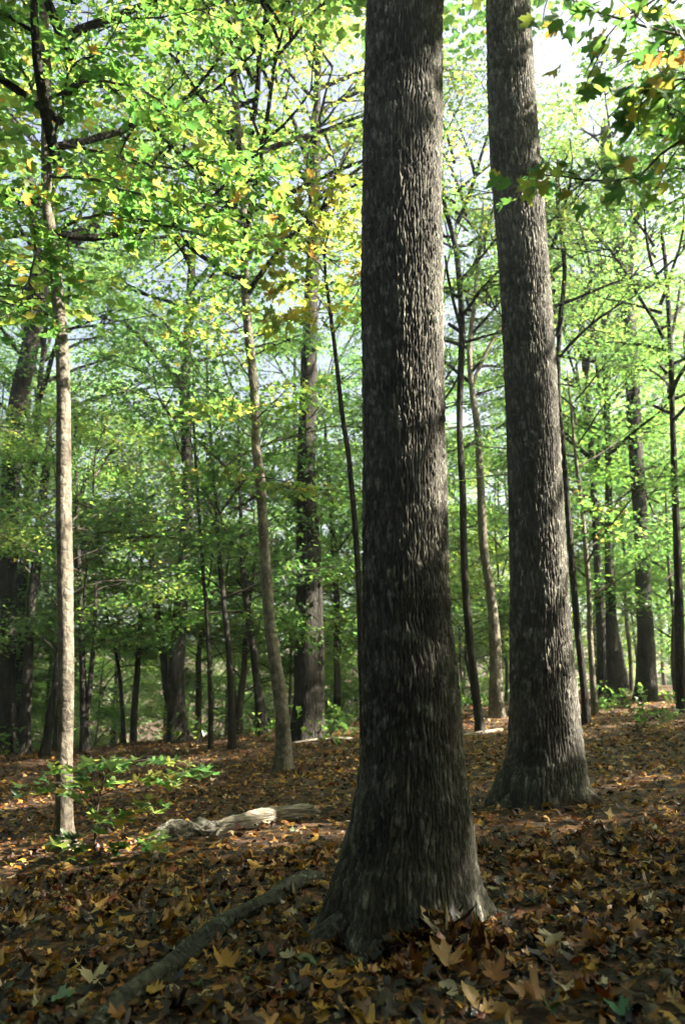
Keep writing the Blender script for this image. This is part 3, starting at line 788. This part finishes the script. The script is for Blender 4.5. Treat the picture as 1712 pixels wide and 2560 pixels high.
# far wooded slope: reads as one mass
def far_wood():
    r = np.random.default_rng(5); n = 26000
    y = 46 + 140 * r.random(n) ** 1.4; x = (r.random(n) * 1.5 - .75) * y
    hgt = 16 * (.5 + .5 * vnoise(x * .13, y * .13, 0, 8)) + 2
    z = terrain(x, y) + hgt * r.random(n) ** .7
    v, f = scatter(LEAF6[0], LEAF6[1], rotmats(r.uniform(0, 6.28, n), r.normal(0, .6, n), r.normal(0, .6, n)), r.uniform(.3, .7, n), np.column_stack([x, y, z]))
    o = link('far_woods', new_mesh('far_woods', v, [f], M_green, False)); o['kind'] = 'stuff'
    tag(o, 'hazy mass of green woods on the far slope behind the trunks', 'woods')
far_wood()
def surrounding_wood():  # out-of-view leaf mass, added to block low sky light
    r = np.random.default_rng(15); n = 14000
    a = r.uniform(math.radians(122), math.radians(418), n); d = 19 + 22 * r.random(n)
    x, y = d * np.cos(a), d * np.sin(a)
    hgt = 9 + 7 * vnoise(x * .2, y * .2, 0, 18) + np.where(x * SD[0] + y * SD[1] < 0, 1, 0)
    z = terrain(x, y) + hgt * r.random(n)
    v, f = scatter(LEAF6[0], LEAF6[1], rotmats(r.uniform(0, 6.28, n), r.normal(0, .6, n), r.normal(0, .6, n)), r.uniform(.7, 1.35, n), np.column_stack([x, y, z]))
    o = link('surrounding_woods', new_mesh('surrounding_woods', v, [f], M_green, False)); o['kind'] = 'stuff'
    tag(o, 'mass of green woods added out of view behind and beside the clearing', 'woods')
surrounding_wood()

# ------------------------------------------------------------------ fallen leaves
LEAFV = [maple_leaf(c, u, w, 50 + i) for i, (c, u, w) in enumerate([(.6, .4, .10), (-.4, .7, .08), (.3, -.6, .12), (.8, .3, .08), (-.4, -.5, .14), (.2, .9, .10), (.6, -.6, .1), (-.7, .4, .12), (.4, .6, .16), (.1, .3, .10)])]
def oak_zone(x, y):
    a = np.hypot(x - oak1[0], y - oak1[1]) < .36
    b = np.hypot(x - oak2[0], y - oak2[1]) < .42
    return a | b
def oval_leaf(seed, w=.33, n=7, lobes=0.):
    r = np.random.default_rng(seed); y = np.linspace(0, 1, n + 2)
    x = w * np.sin(np.pi * y ** .85) * (1 + lobes * np.where(np.arange(n + 2) % 2, .45, -.45))
    o = [(0, 0)] + [(x[i], y[i]) for i in range(1, n + 1)] + [(0, 1)] + [(-x[i], y[i] + .02) for i in range(n, 0, -1)]
    p = np.vstack([np.array(o) * (1 + r.normal(0, .04, (len(o), 2))), [(0, .45)]]); k = len(o)
    f = np.array([(i, (i + 1) % k, k) for i in range(k)])
    z = r.uniform(-.8, 1.2) * (p[:, 1] - .4) ** 2 + r.uniform(.5, 2) * p[:, 0] ** 2 + r.normal(0, .015, len(p))
    return np.column_stack([p, z]), f
LEAFV += [oval_leaf(91), oval_leaf(92, .27), oval_leaf(93, .36, 7, 1.), oval_leaf(94, .33, 7, .8), maple_leaf(.3, .5, .2, 95), maple_leaf(-.2, 1.6, .15, 96)]
LITTER_MESHES = [new_mesh('fallen_leaf', v - np.array((0, .4, 0)), [f], M_litter) for v, f in LEAFV]
def litter():
    r = np.random.default_rng(12)
    bag = Bag(); tot = 0; top = []
    for (y0, y1, dens, simple) in ((2.2, 5.5, 420, False), (5.5, 7.3, 320, False), (7.3, 15, 190, True), (15, 26, 80, True)):
        xw = .50
        area = xw * (y1 ** 2 - y0 ** 2); n = int(area * dens * 1.25)
        y = np.sqrt(r.uniform(y0 ** 2, y1 ** 2, n)); x = r.uniform(-xw, xw, n) * (y + .5)
        clump = vnoise(x * 1.1, y * 1.1, 0, 21) + .6 * vnoise(x * 3.1, y * 3.1, 0, 22)
        keep = (~oak_zone(x, y)) & (r.random(n) < .80 + .35 * clump)
        x, y = x[keep], y[keep]; n = len(x)
        lift = r.random(n) ** 2 * .045
        z = terrain(x, y) + .006 + lift
        yaw, pi_, ro = r.uniform(0, 6.28, n), r.normal(0, .34, n), r.normal(0, .34, n)
        flip = r.random(n) < .45; ro = ro + np.where(flip, math.pi, 0)
        sz = (.036 + .085 * r.random(n) ** 2)
        M = rotmats(yaw, pi_, ro); loc = np.column_stack([x, y, z])
        if simple:
            v, f = scatter(LEAF6[0] * np.array((1.1, 1, 2.5)) - np.array((0, .4, 0)), LEAF6[1], M, sz, loc); bag.add(v, t=f)
        else:
            pick = r.integers(0, len(LEAFV), n)
            one = np.zeros(n, bool)
            if y0 < 3:                         # the 300 that show largest become single leaves
                inv = (abs(x) < .415 * (y + .1)) & (y > 2.95)
                score = np.where(inv, y - lift * 25 - (sz - .1) * 12, 99)
                one[np.argsort(score)[:300]] = True
                for i in np.nonzero(one)[0]:
                    o = link('leaf', LITTER_MESHES[pick[i]], ground, loc[i] + np.array((0, 0, .012)), Matrix(M[i].tolist()).to_euler(), float(sz[i]))
            for k in range(len(LEAFV)):
                m = (pick == k) & ~one
                if not m.any(): continue
                v, f = scatter(LEAFV[k][0] - np.array((0, .4, 0)), LEAFV[k][1], M[m], sz[m], loc[m]); bag.add(v, t=f)
    o = link('leaf_litter', bag.mesh('leaf_litter', M_litter), ground); o['kind'] = 'stuff'
litter()

# ------------------------------------------------------------------ leafy branches seen leaf by leaf
GREENV = [maple_leaf(c, u, w, 80 + i) for i, (c, u, w) in enumerate([(.4, .25, .06), (-.35, .4, .05), (.5, -.35, .06), (-.6, .2, .07), (.2, .6, .05)])]
_gm = {}
def single_leaf(k, mat):
    if (k, mat.name) not in _gm:
        v, f = GREENV[k]; _gm[(k, mat.name)] = new_mesh('leaf', v, [f], mat)
    return _gm[(k, mat.name)]

def leafy(tree_o, base, Y, branches, mat1, mat, n_sub, n_leaf, size, n_single, seed, dY=0., r0=.012, lat=.16, flat=.04, hang=-.35, wood=M_twig, twig=.45, tilt=.4):
    """branches: lists of (px, py) or (px, py, Y); each becomes a branch with twigs and leaves"""
    r = np.random.default_rng(seed); L = []
    for br in branches:
        P = np.array([pt(b[0], b[1], (b[2] if len(b) > 2 else Y + dY * i / max(1, len(br) - 1))) for i, b in enumerate(br)])
        P = resample(P, .12); n = len(P)
        P[1:-1] += r.normal(0, .008, (n - 2, 3))
        bag = Bag(); bag.tube(P, np.linspace(r0, r0 * .25, n), 6, True)
        for j in range(n_sub):
            i = int(n * r.uniform(.22, .98)); i = min(max(i, 1), n - 2)
            T = P[i + 1] - P[i - 1]; T /= np.linalg.norm(T)
            S = np.cross(T, (0, 0, 1)); S /= np.linalg.norm(S) + 1e-9
            d = T * r.uniform(.4, 1) + S * r.choice((-1, 1)) * r.uniform(.4, 1) + np.array((0, 0, r.normal(0, .15)))
            W = curved(P[i], d, twig * r.uniform(.5, 1.2), 4, -.05, r, .1)
            bag.tube(W, np.linspace(r0 * .3, .0022, len(W)), 4)
            a = sprays(W, max(1, int(n_leaf * r.uniform(.6, 1.4))), r, lat, size, flat, tilt)
            L.append(a)
        link('branch', bag.mesh('branch', wood, base), tree_o)
    loc = np.vstack([a[0] for a in L]); yaw, pi_, ro, sz = (np.concatenate([a[k] for a in L]) for k in (1, 2, 3, 4))
    pi_ = pi_ + hang + .35
    M = rotmats(yaw, pi_, ro)
    order = np.argsort(np.linalg.norm(loc - np.array((0, 0, CAM_Z)), axis=1) / sz)
    vis = np.array([-60 < project(p)[0] < 1772 and -80 < project(p)[1] < 2600 for p in loc])
    order = np.concatenate([order[vis[order]], order[~vis[order]]])
    for i in order[:n_single]:
        link('leaf', single_leaf(int(r.integers(0, 5)), mat1), tree_o, loc[i] - base, Matrix(M[i].tolist()).to_euler(), float(sz[i]))
    rest = order[n_single:]
    if len(rest):
        bag = Bag()
        for k in range(5):
            m = rest[k::5]
            if len(m): 
                v, f = scatter(LEAF6[0], LEAF6[1], M[m], sz[m], loc[m]); bag.add(v, t=f)
        o = link('leaf_sprays', bag.mesh('leaf_sprays', mat, base, False), tree_o); o['kind'] = 'stuff'

leafy(tA, baseA, YA, [[(124, 585), (200, 550), (290, 535), (400, 560), (520, 590), (650, 600)], [(118, 430), (150, 290), (180, 170), (260, 120), (310, 30)], [(115, 300), (60, 180), (0, 130), (-60, 110)],
      [(118, 500), (70, 470), (0, 480), (-70, 470)], [(120, 250), (230, 200), (380, 240), (480, 330)], [(112, 150), (250, 60), (420, 40), (520, 20)], [(118, 360), (260, 380), (420, 420), (560, 400), (690, 440)],
      [(112, 480), (86, 545), (88, 640), (50, 760), (0, 800)], [(118, 440), (240, 450), (330, 480), (450, 500), (560, 520)], [(112, 100), (40, 60), (-30, 20)]],
      M_yellow1, M_yellow, 20, 15, .125, 300, 301, dY=-1.2, r0=.022, lat=.17, twig=.6)
leafy(tO, baseO, YO, [[(822, 700), (775, 640), (700, 600)], [(832, 790), (770, 720), (710, 700)], [(812, 660), (790, 570), (745, 520)], [(828, 760), (790, 775), (730, 800)], [(836, 830), (900, 720), (960, 640)], [(812, 640), (830, 540), (860, 460)]],
      M_gold1, M_gold, 11, 11, .135, 240, 302, dY=-1.2, r0=.014, lat=.16, twig=.5)
leafy(tM, baseM, YM, [[(640, 1050), (560, 1020), (490, 1015)], [(634, 960), (560, 860), (445, 830)], [(648, 1190), (720, 1205), (775, 1225)], [(650, 1200), (590, 1190), (520, 1175)], [(622, 850), (560, 780), (480, 760)], [(640, 1050), (700, 990), (740, 960)]],
      M_green1, M_yellow, 14, 16, .125, 200, 303, dY=-1.5, r0=.016, lat=.2, twig=.7)
leafy(tN, baseN, YN, [[(775, 1440), (830, 1415), (872, 1428)], [(700 + 60, 1420), (735, 1412), (712, 1420)]], M_green1, M_green, 5, 9, .14, 60, 304, dY=-1.0, r0=.012, twig=.5)
leafy(tU, baseU, YU, [[(1462, 1360), (1510, 1335), (1560, 1350)], [(1455, 1280), (1420, 1250), (1400, 1240)], [(1460, 1340), (1500, 1290), (1540, 1270)]], M_yellow1, M_yellow, 9, 12, .14, 120, 305, dY=-1.5, r0=.014, twig=.7)

# a maple just outside the frame on the right: its low branches hang in close to the lens
bx, by = 2.75, 3.3
baseR = np.array((bx, by, float(terrain(bx, by))))
tR = thing('maple_tree', baseR, 'maple at the right border, only its low close branches of large leaves reaching in', 'tree')
PR = np.array([(bx, by, baseR[2] - .2), (bx - .02, by, baseR[2] + 1.5), (bx + .05, by + .05, baseR[2] + 4), (bx + .1, by + .1, baseR[2] + 7)])
link('trunk', trunk_mesh(PR, np.array([.10, .085, .07, .03]), M_maple, baseR, .12, 16, .05, .02, 9, .4, .15), tR)
leafy(tR, baseR, 3.5, [[(2420, 420, 3.35), (1900, 330, 3.4), (1712, 340, 3.4), (1600, 440, 3.5), (1450, 452, 3.6), (1265, 428, 3.7)], [(2400, 250, 3.3), (1900, 120, 3.2), (1700, 90, 3.1), (1580, 60, 3.1), (1460, 20, 3.2), (1330, -30, 3.3)],
      [(2380, 350, 3.3), (1880, 200, 3.0), (1720, 190, 2.9), (1620, 220, 2.9), (1540, 260, 3.0)], [(2380, 300, 3.3), (1900, 10, 3.3), (1720, -20, 3.3), (1600, 20, 3.3), (1480, 120, 3.3)]],
      M_yellow1, M_yellow, 22, 5, .092, 300, 306, r0=.013, lat=.08, flat=.03, hang=-.7, twig=.26)
leafy(tR, baseR, 2.5, [[(2600, 1150, 3.3), (1900, 1230, 2.7), (1740, 1262, 2.5), (1690, 1275, 2.45), (1610, 1290, 2.4)]], M_yellow1, M_yellow, 9, 3, .10, 40, 307, r0=.007, lat=.035, flat=.02, hang=-.3, twig=.10)

# the leafy sapling in front of the slim maple
sb = ground_hit(236, 2128); sb[2] = terrain(sb[0], sb[1])
tS = thing('maple_sapling', sb, 'small maple sapling with flat bright green leaves in the left foreground', 'sapling')
YS = sb[1]
stem = Bag(); SP_ = resample(np.array([(*pt(a, b, YS), w) for a, b, w in ((236, 2150, .012), (240, 2060, .011), (250, 1990, .009), (262, 1940, .006))]), .05)
stem.tube(SP_[:, :3], SP_[:, 3], 7, True)
link('stem', stem.mesh('stem', M_twig, sb), tS)
leafy(tS, sb, YS, [[(250, 1990), (262, 1940), (310, 1905), (400, 1893), (480, 1912)], [(242, 2050), (190, 1970), (120, 1958), (50, 1985)], [(238, 2080), (280, 2045), (330, 2012), (372, 2005)], [(240, 2060), (190, 2085), (170, 2110)],
      [(250, 1990), (330, 1950), (430, 1938), (480, 1925)], [(245, 2020), (215, 1960), (185, 1905)], [(240, 2050), (300, 2080), (345, 2100)], [(250, 2000), (230, 1930), (290, 1890)]],
      M_green1, M_green, 8, 3, .15, 300, 308, dY=-.5, r0=.006, lat=.08, flat=.015, hang=-.12, twig=.26, tilt=.2)

# ------------------------------------------------------------------ logs, fallen branch, twigs
def log_object(name, label, cat, rows, mat, sides=18, lift=.5, rough=.14, seed=3, step=.05, parent=None):
    P = []
    for px, py, w in rows:
        g = ground_hit(px, py); r_ = w * .5 * mpp(g); P.append((g[0], g[1], float(terrain(g[0], g[1])) + r_ * lift, r_))
    P = np.array(P); Q = resample(P, step)
    th = np.linspace(0, 2 * math.pi, sides, endpoint=False)
    s = np.concatenate(([0], np.cumsum(np.linalg.norm(np.diff(Q[:, :3], axis=0), axis=1))))[:, None]
    k = rough * .45 * vnoise(np.cos(th)[None] * 8, np.sin(th)[None] * 8, s * 14, seed + 7) + rough * vnoise(np.cos(th)[None] * 1.5 + 0 * s, np.sin(th)[None] * 1.5 + 0 * s, s * 3, seed) + rough * .5 * vnoise(np.cos(th)[None] * 5, np.sin(th)[None] * 5, s * 9, seed + 1)
    rad = Q[:, 3][:, None] * (1 + k)
    Q[:, 2] += .02 * vnoise(s[:, 0] * 2.5, 0, 0, seed + 3)
    base = np.array((*P[0, :2], float(terrain(P[0, 0], P[0, 1]))))
    v, q, t = tube(Q[:, :3], rad, sides, True, th=th)
    me = new_mesh(name, v - base, [q, t], mat)
    o = thing(name, base, label, cat)
    link('stem', me, o)
    return o, base, Q
lg, lb, LQ = log_object('fallen_log', 'bleached rotting log lying among leaves, its right end in the sun', 'log',
    [(520, 2089, 30), (580, 2078, 38), (650, 2064, 40), (720, 2050, 42), (770, 2042, 38), (800, 2040, 12)], M_log, 40, .75, .22, 5, .02)
lo2, lb2, LQ2 = log_object('rotten_end', '', '', [(372, 2120, 16), (405, 2106, 40), (450, 2098, 46), (490, 2092, 34), (515, 2090, 48), (545, 2084, 30)], M_rot, 44, .8, .5, 9, .015)
rot = lo2.children[0]; rot.name = 'rotten_end'; rot.parent = lg; rot.location = Vector(lb2 - lb); bpy.data.objects.remove(lo2)
st = Bag(); i = int(len(LQ) * .2)
st.tube(np.array([LQ[i, :3], LQ[i, :3] + (-.05, -.10, .02), LQ[i, :3] + (-.12, -.28, -.06)]), [.045, .035, .015], 8, True)
link('stub', st.mesh('stub', M_log, lb), lg)
fb, fbb, FQ = log_object('fallen_branch', 'long curved mossy branch running from the oak base to the bottom left', 'branch',
    [(215, 2620, 64), (330, 2505, 60), (440, 2425, 54), (560, 2332, 47), (640, 2282, 43), (720, 2240, 42), (770, 2215, 40), (812, 2200, 22)], M_branchlog, 30, .7, .3, 6, .025)
for k_, (dx, dy, dz) in ((.3, (.05, .16, .10)), (.55, (-.10, .10, .12)), (.78, (.02, .14, .06))):
    a_ = FQ[int(len(FQ) * k_)]; st = Bag(); d_ = np.array((dx, dy, dz))
    st.tube(np.array([a_[:3], a_[:3] + d_ * .6, a_[:3] + d_]), [.02, .015, .011], 7, True); link('stub', st.mesh('stub', M_branchlog, fbb), fb)
log_object('fallen_log', 'thin sunlit log lying in the gap between the two oaks', 'log', [(1120, 1846, 7), (1200, 1834, 9), (1300, 1822, 8)], M_log, 10, .7, .1, 7, .2)
log_object('fallen_log', 'thin pale log at the foot of the dark double trunk', 'log', [(722, 1862, 6), (790, 1856, 9), (880, 1850, 7)], M_log, 10, .7, .1, 8, .2)
for lab, rows in (('pale twig lying at the bottom edge right of centre', [(1415, 2532, 9), (1455, 2527, 8), (1500, 2521, 5)]), ('thin mottled twig pointing away from the camera right of the oak', [(1418, 2390, 6), (1421, 2340, 6), (1424, 2285, 4)]),
                  ('grey twig lying against the front of the big oak base', [(868, 2452, 9), (925, 2432, 8), (988, 2400, 5)]), ('brown twig slanting among leaves far right of the oak base', [(1478, 2355, 8), (1530, 2378, 8), (1592, 2402, 5)]),
                  ('short twig under the pile of leaves by the bottom edge', [(1085, 2498, 8), (1130, 2520, 7), (1178, 2548, 5)])):
    o, _, _ = log_object('twig', lab, 'twig', rows, M_branchlog, 8, 2.6, .12, 17, .04)

# single leaves that stand out
def plain_leaf_mat(name, c, trans=.25):
    return leaf_material(name, [(0, c), (1, tuple(v * 1.1 for v in c))], 1.0, trans)
def odd_leaf(label, px, py, size, col, k, rot, name='fallen_leaf', lift=.05):
    g = ground_hit(px, py); g[2] = terrain(g[0], g[1]) + lift
    v, f = LEAFV[k]
    o = link(name, new_mesh('fallen_leaf', v - np.array((0, .4, 0)), [f], plain_leaf_mat('leaf_' + label.split()[1], col)), None, g, rot, size)
    tag(o, label, 'leaf')
odd_leaf('large tan maple leaf standing up in the pile before the oak', 1115, 2450, .155, (.34, .19, .07), 0, (.55, .15, .3), lift=.10)
odd_leaf('broad pinkish folded leaf at the bottom edge right of centre', 1320, 2535, .16, (.36, .19, .09), 5, (.35, -.2, 1.2), lift=.05)
odd_leaf('bright orange brown leaf with a curled rim near the bottom centre', 1240, 2485, .14, (.27, .10, .025), 3, (.4, .3, -.5), lift=.09)
odd_leaf('green leaf lying at the bottom right edge', 1540, 2552, .13, (.03, .11, .05), 9, (.2, .1, .6), lift=.05)
odd_leaf('pale beige leaf lying lower left of the fallen branch', 225, 2470, .17, (.36, .30, .18), 9, (.25, .1, 1.0), lift=.05)
odd_leaf('pale green leaf near the bottom left corner', 155, 2525, .12, (.17, .26, .17), 9, (.3, .2, -1.2), lift=.05)
odd_leaf('yellow orange star shaped leaf right of the fallen branch', 565, 2428, .14, (.42, .22, .03), 8, (.5, 0, .1), lift=.05)
odd_leaf('green leaf lying by the oak left of the bottom centre', 770, 2435, .10, (.06, .18, .05), 9, (.3, .2, 1.5), lift=.05)

# heap of leaves against the oak's right foot
hp = ground_hit(1105, 2385)
r = np.random.default_rng(77); bag = Bag(); n = 170
x = hp[0] + r.normal(0, .17, n); y = hp[1] + r.normal(0, .16, n)
z = terrain(x, y) + .16 * np.exp(-((x - hp[0]) ** 2 + (y - hp[1]) ** 2) / .05) * r.uniform(.5, 1.1, n) + .02
M = rotmats(r.uniform(0, 6.28, n), r.normal(.3, .5, n), r.normal(0, .5, n)); sz = r.uniform(.09, .16, n); pick = r.integers(0, len(LEAFV), n)
heap = thing('leaf_heap', (hp[0], hp[1], float(terrain(hp[0], hp[1]))), 'heap of brown leaves piled against the right foot of the big oak', 'leaf heap')
hb = np.array(heap.location)
for i in range(n):
    link('leaf', LITTER_MESHES[pick[i]], heap, np.array((x[i], y[i], z[i])) - hb, Matrix(M[i].tolist()).to_euler(), float(sz[i]))

# small seedlings along the brow of the slope
rs = random.Random(88)
SEED = []
for s in range(4):
    r = np.random.default_rng(400 + s); w = Bag(); L = []
    for k in range(5):
        P = curved((0, 0, 0), (r.normal(0, .5), r.normal(0, .5), 1), r.uniform(.35, .8), 5, -.03, r, .12)
        w.tube(P, np.linspace(.006, .002, 6), 4); L.append(sprays(P[2:], 12, r, .10, .11, .05, .4))
    loc = np.vstack([a[0] for a in L]); yaw, pi_, ro, sz = (np.concatenate([a[k] for a in L]) for k in (1, 2, 3, 4))
    v, f = scatter(LEAF6[0], LEAF6[1], rotmats(yaw, pi_, ro), sz, loc)
    SEED.append((w.mesh('stem', M_twig), new_mesh('leaves', v, [f], M_yellow if s % 2 else M_green, False)))
spots = [(250, 1840), (300, 1858), (340, 1846), (395, 1850), (500, 1862), (545, 1850), (620, 1840), (660, 1850), (730, 1850), (840, 1832), (870, 1815), (1010 + 130, 1790), (1180, 1740), (1255, 1700), (1380, 1740), (1560, 1770), (1590, 1830), (1500, 1730), (1640, 1800), (1690, 1760), (60, 1880), (20, 1900), (470, 1845), (1120, 1770), (1225, 1775)]
spots += [(rs.uniform(10, 880), rs.uniform(1800, 1868)) for _ in range(18)] + [(rs.uniform(1120, 1700), rs.uniform(1725, 1790)) for _ in range(10)]
for i, (px, py) in enumerate(spots):
    g = ground_hit(px, py); g[2] = terrain(g[0], g[1])
    o = thing('seedling', g, 'small green seedling among leaves below the background trunks', 'seedling', 'seedlings on the brow of the slope')
    sc = rs.uniform(.7, 1.5); rz = rs.uniform(0, 6.28)
    link('stem', SEED[i % 4][0], o, None, (0, 0, rz), sc); link('leaves', SEED[i % 4][1], o, None, (0, 0, rz), sc)

# ------------------------------------------------------------------ haze
if HAZE:
    m, t, out = mat_base('haze_air')
    pv = nd(t, 'ShaderNodeVolumePrincipled', Density=HAZE, Anisotropy=.35)
    pv.inputs['Color'].default_value = (.78, .90, .95, 1)
    t.links.new(pv.outputs[0], out.inputs['Volume'])
    x0, x1, y0, y1, z0, z1 = -720, 720, -80, 1520, -12, 60
    v = [(x, y, z) for x in (x0, x1) for y in (y0, y1) for z in (z0, z1)]
    q = np.array([(0, 1, 3, 2), (4, 6, 7, 5), (0, 4, 5, 1), (2, 3, 7, 6), (0, 2, 6, 4), (1, 5, 7, 3)])
    h = link('haze', new_mesh('haze', v, [q], m, False)); h['kind'] = 'stuff'
    h['label'] = 'pale blue green haze hanging in the forest air'; h['category'] = 'haze'


# labels that place the background trees and seedlings between the trunks in front of them
ANCH = [(15, 'the left edge trunk'), (160, 'the pale maple'), (446, 'the bare limbed trunk'), (708, 'the mottled maple'), (770, 'the double trunk'), (1020, 'the big oak'), (1362, 'the right oak'), (1614, 'the forked trunk')]
ORD = ['first', 'second', 'third', 'fourth', 'fifth', 'sixth', 'seventh', 'eighth', 'ninth', 'tenth', 'eleventh', 'twelfth', 'thirteenth', 'fourteenth', 'fifteenth', 'sixteenth', 'seventeenth', 'eighteenth', 'nineteenth', 'twentieth', 'last']
def place_labels(group, kind_words):
    gaps_ = {}
    for o in scene.objects:
        if o.get('group') == group:
            px, _ = project(o.location)
            if px < 0 or px > 1712: continue
            i = sum(px > a for a, _n in ANCH)
            gaps_.setdefault(i, []).append((px, o))
    for i, L in gaps_.items():
        L.sort(key=lambda a: a[0])
        where = ('left of ' + ANCH[0][1]) if i == 0 else ('right of ' + ANCH[-1][1]) if i == len(ANCH) else 'between %s and %s' % (ANCH[i - 1][1], ANCH[i][1])
        for k, (px, o) in enumerate(L):
            o['label'] = kind_words + ' ' + where + ('' if len(L) == 1 else ', %s from left' % ORD[min(k, 20)])
place_labels(G_BACK, 'tall hazy tree')
place_labels(G_LOW, 'low understory maple')
place_labels('seedlings on the brow of the slope', 'small seedling')
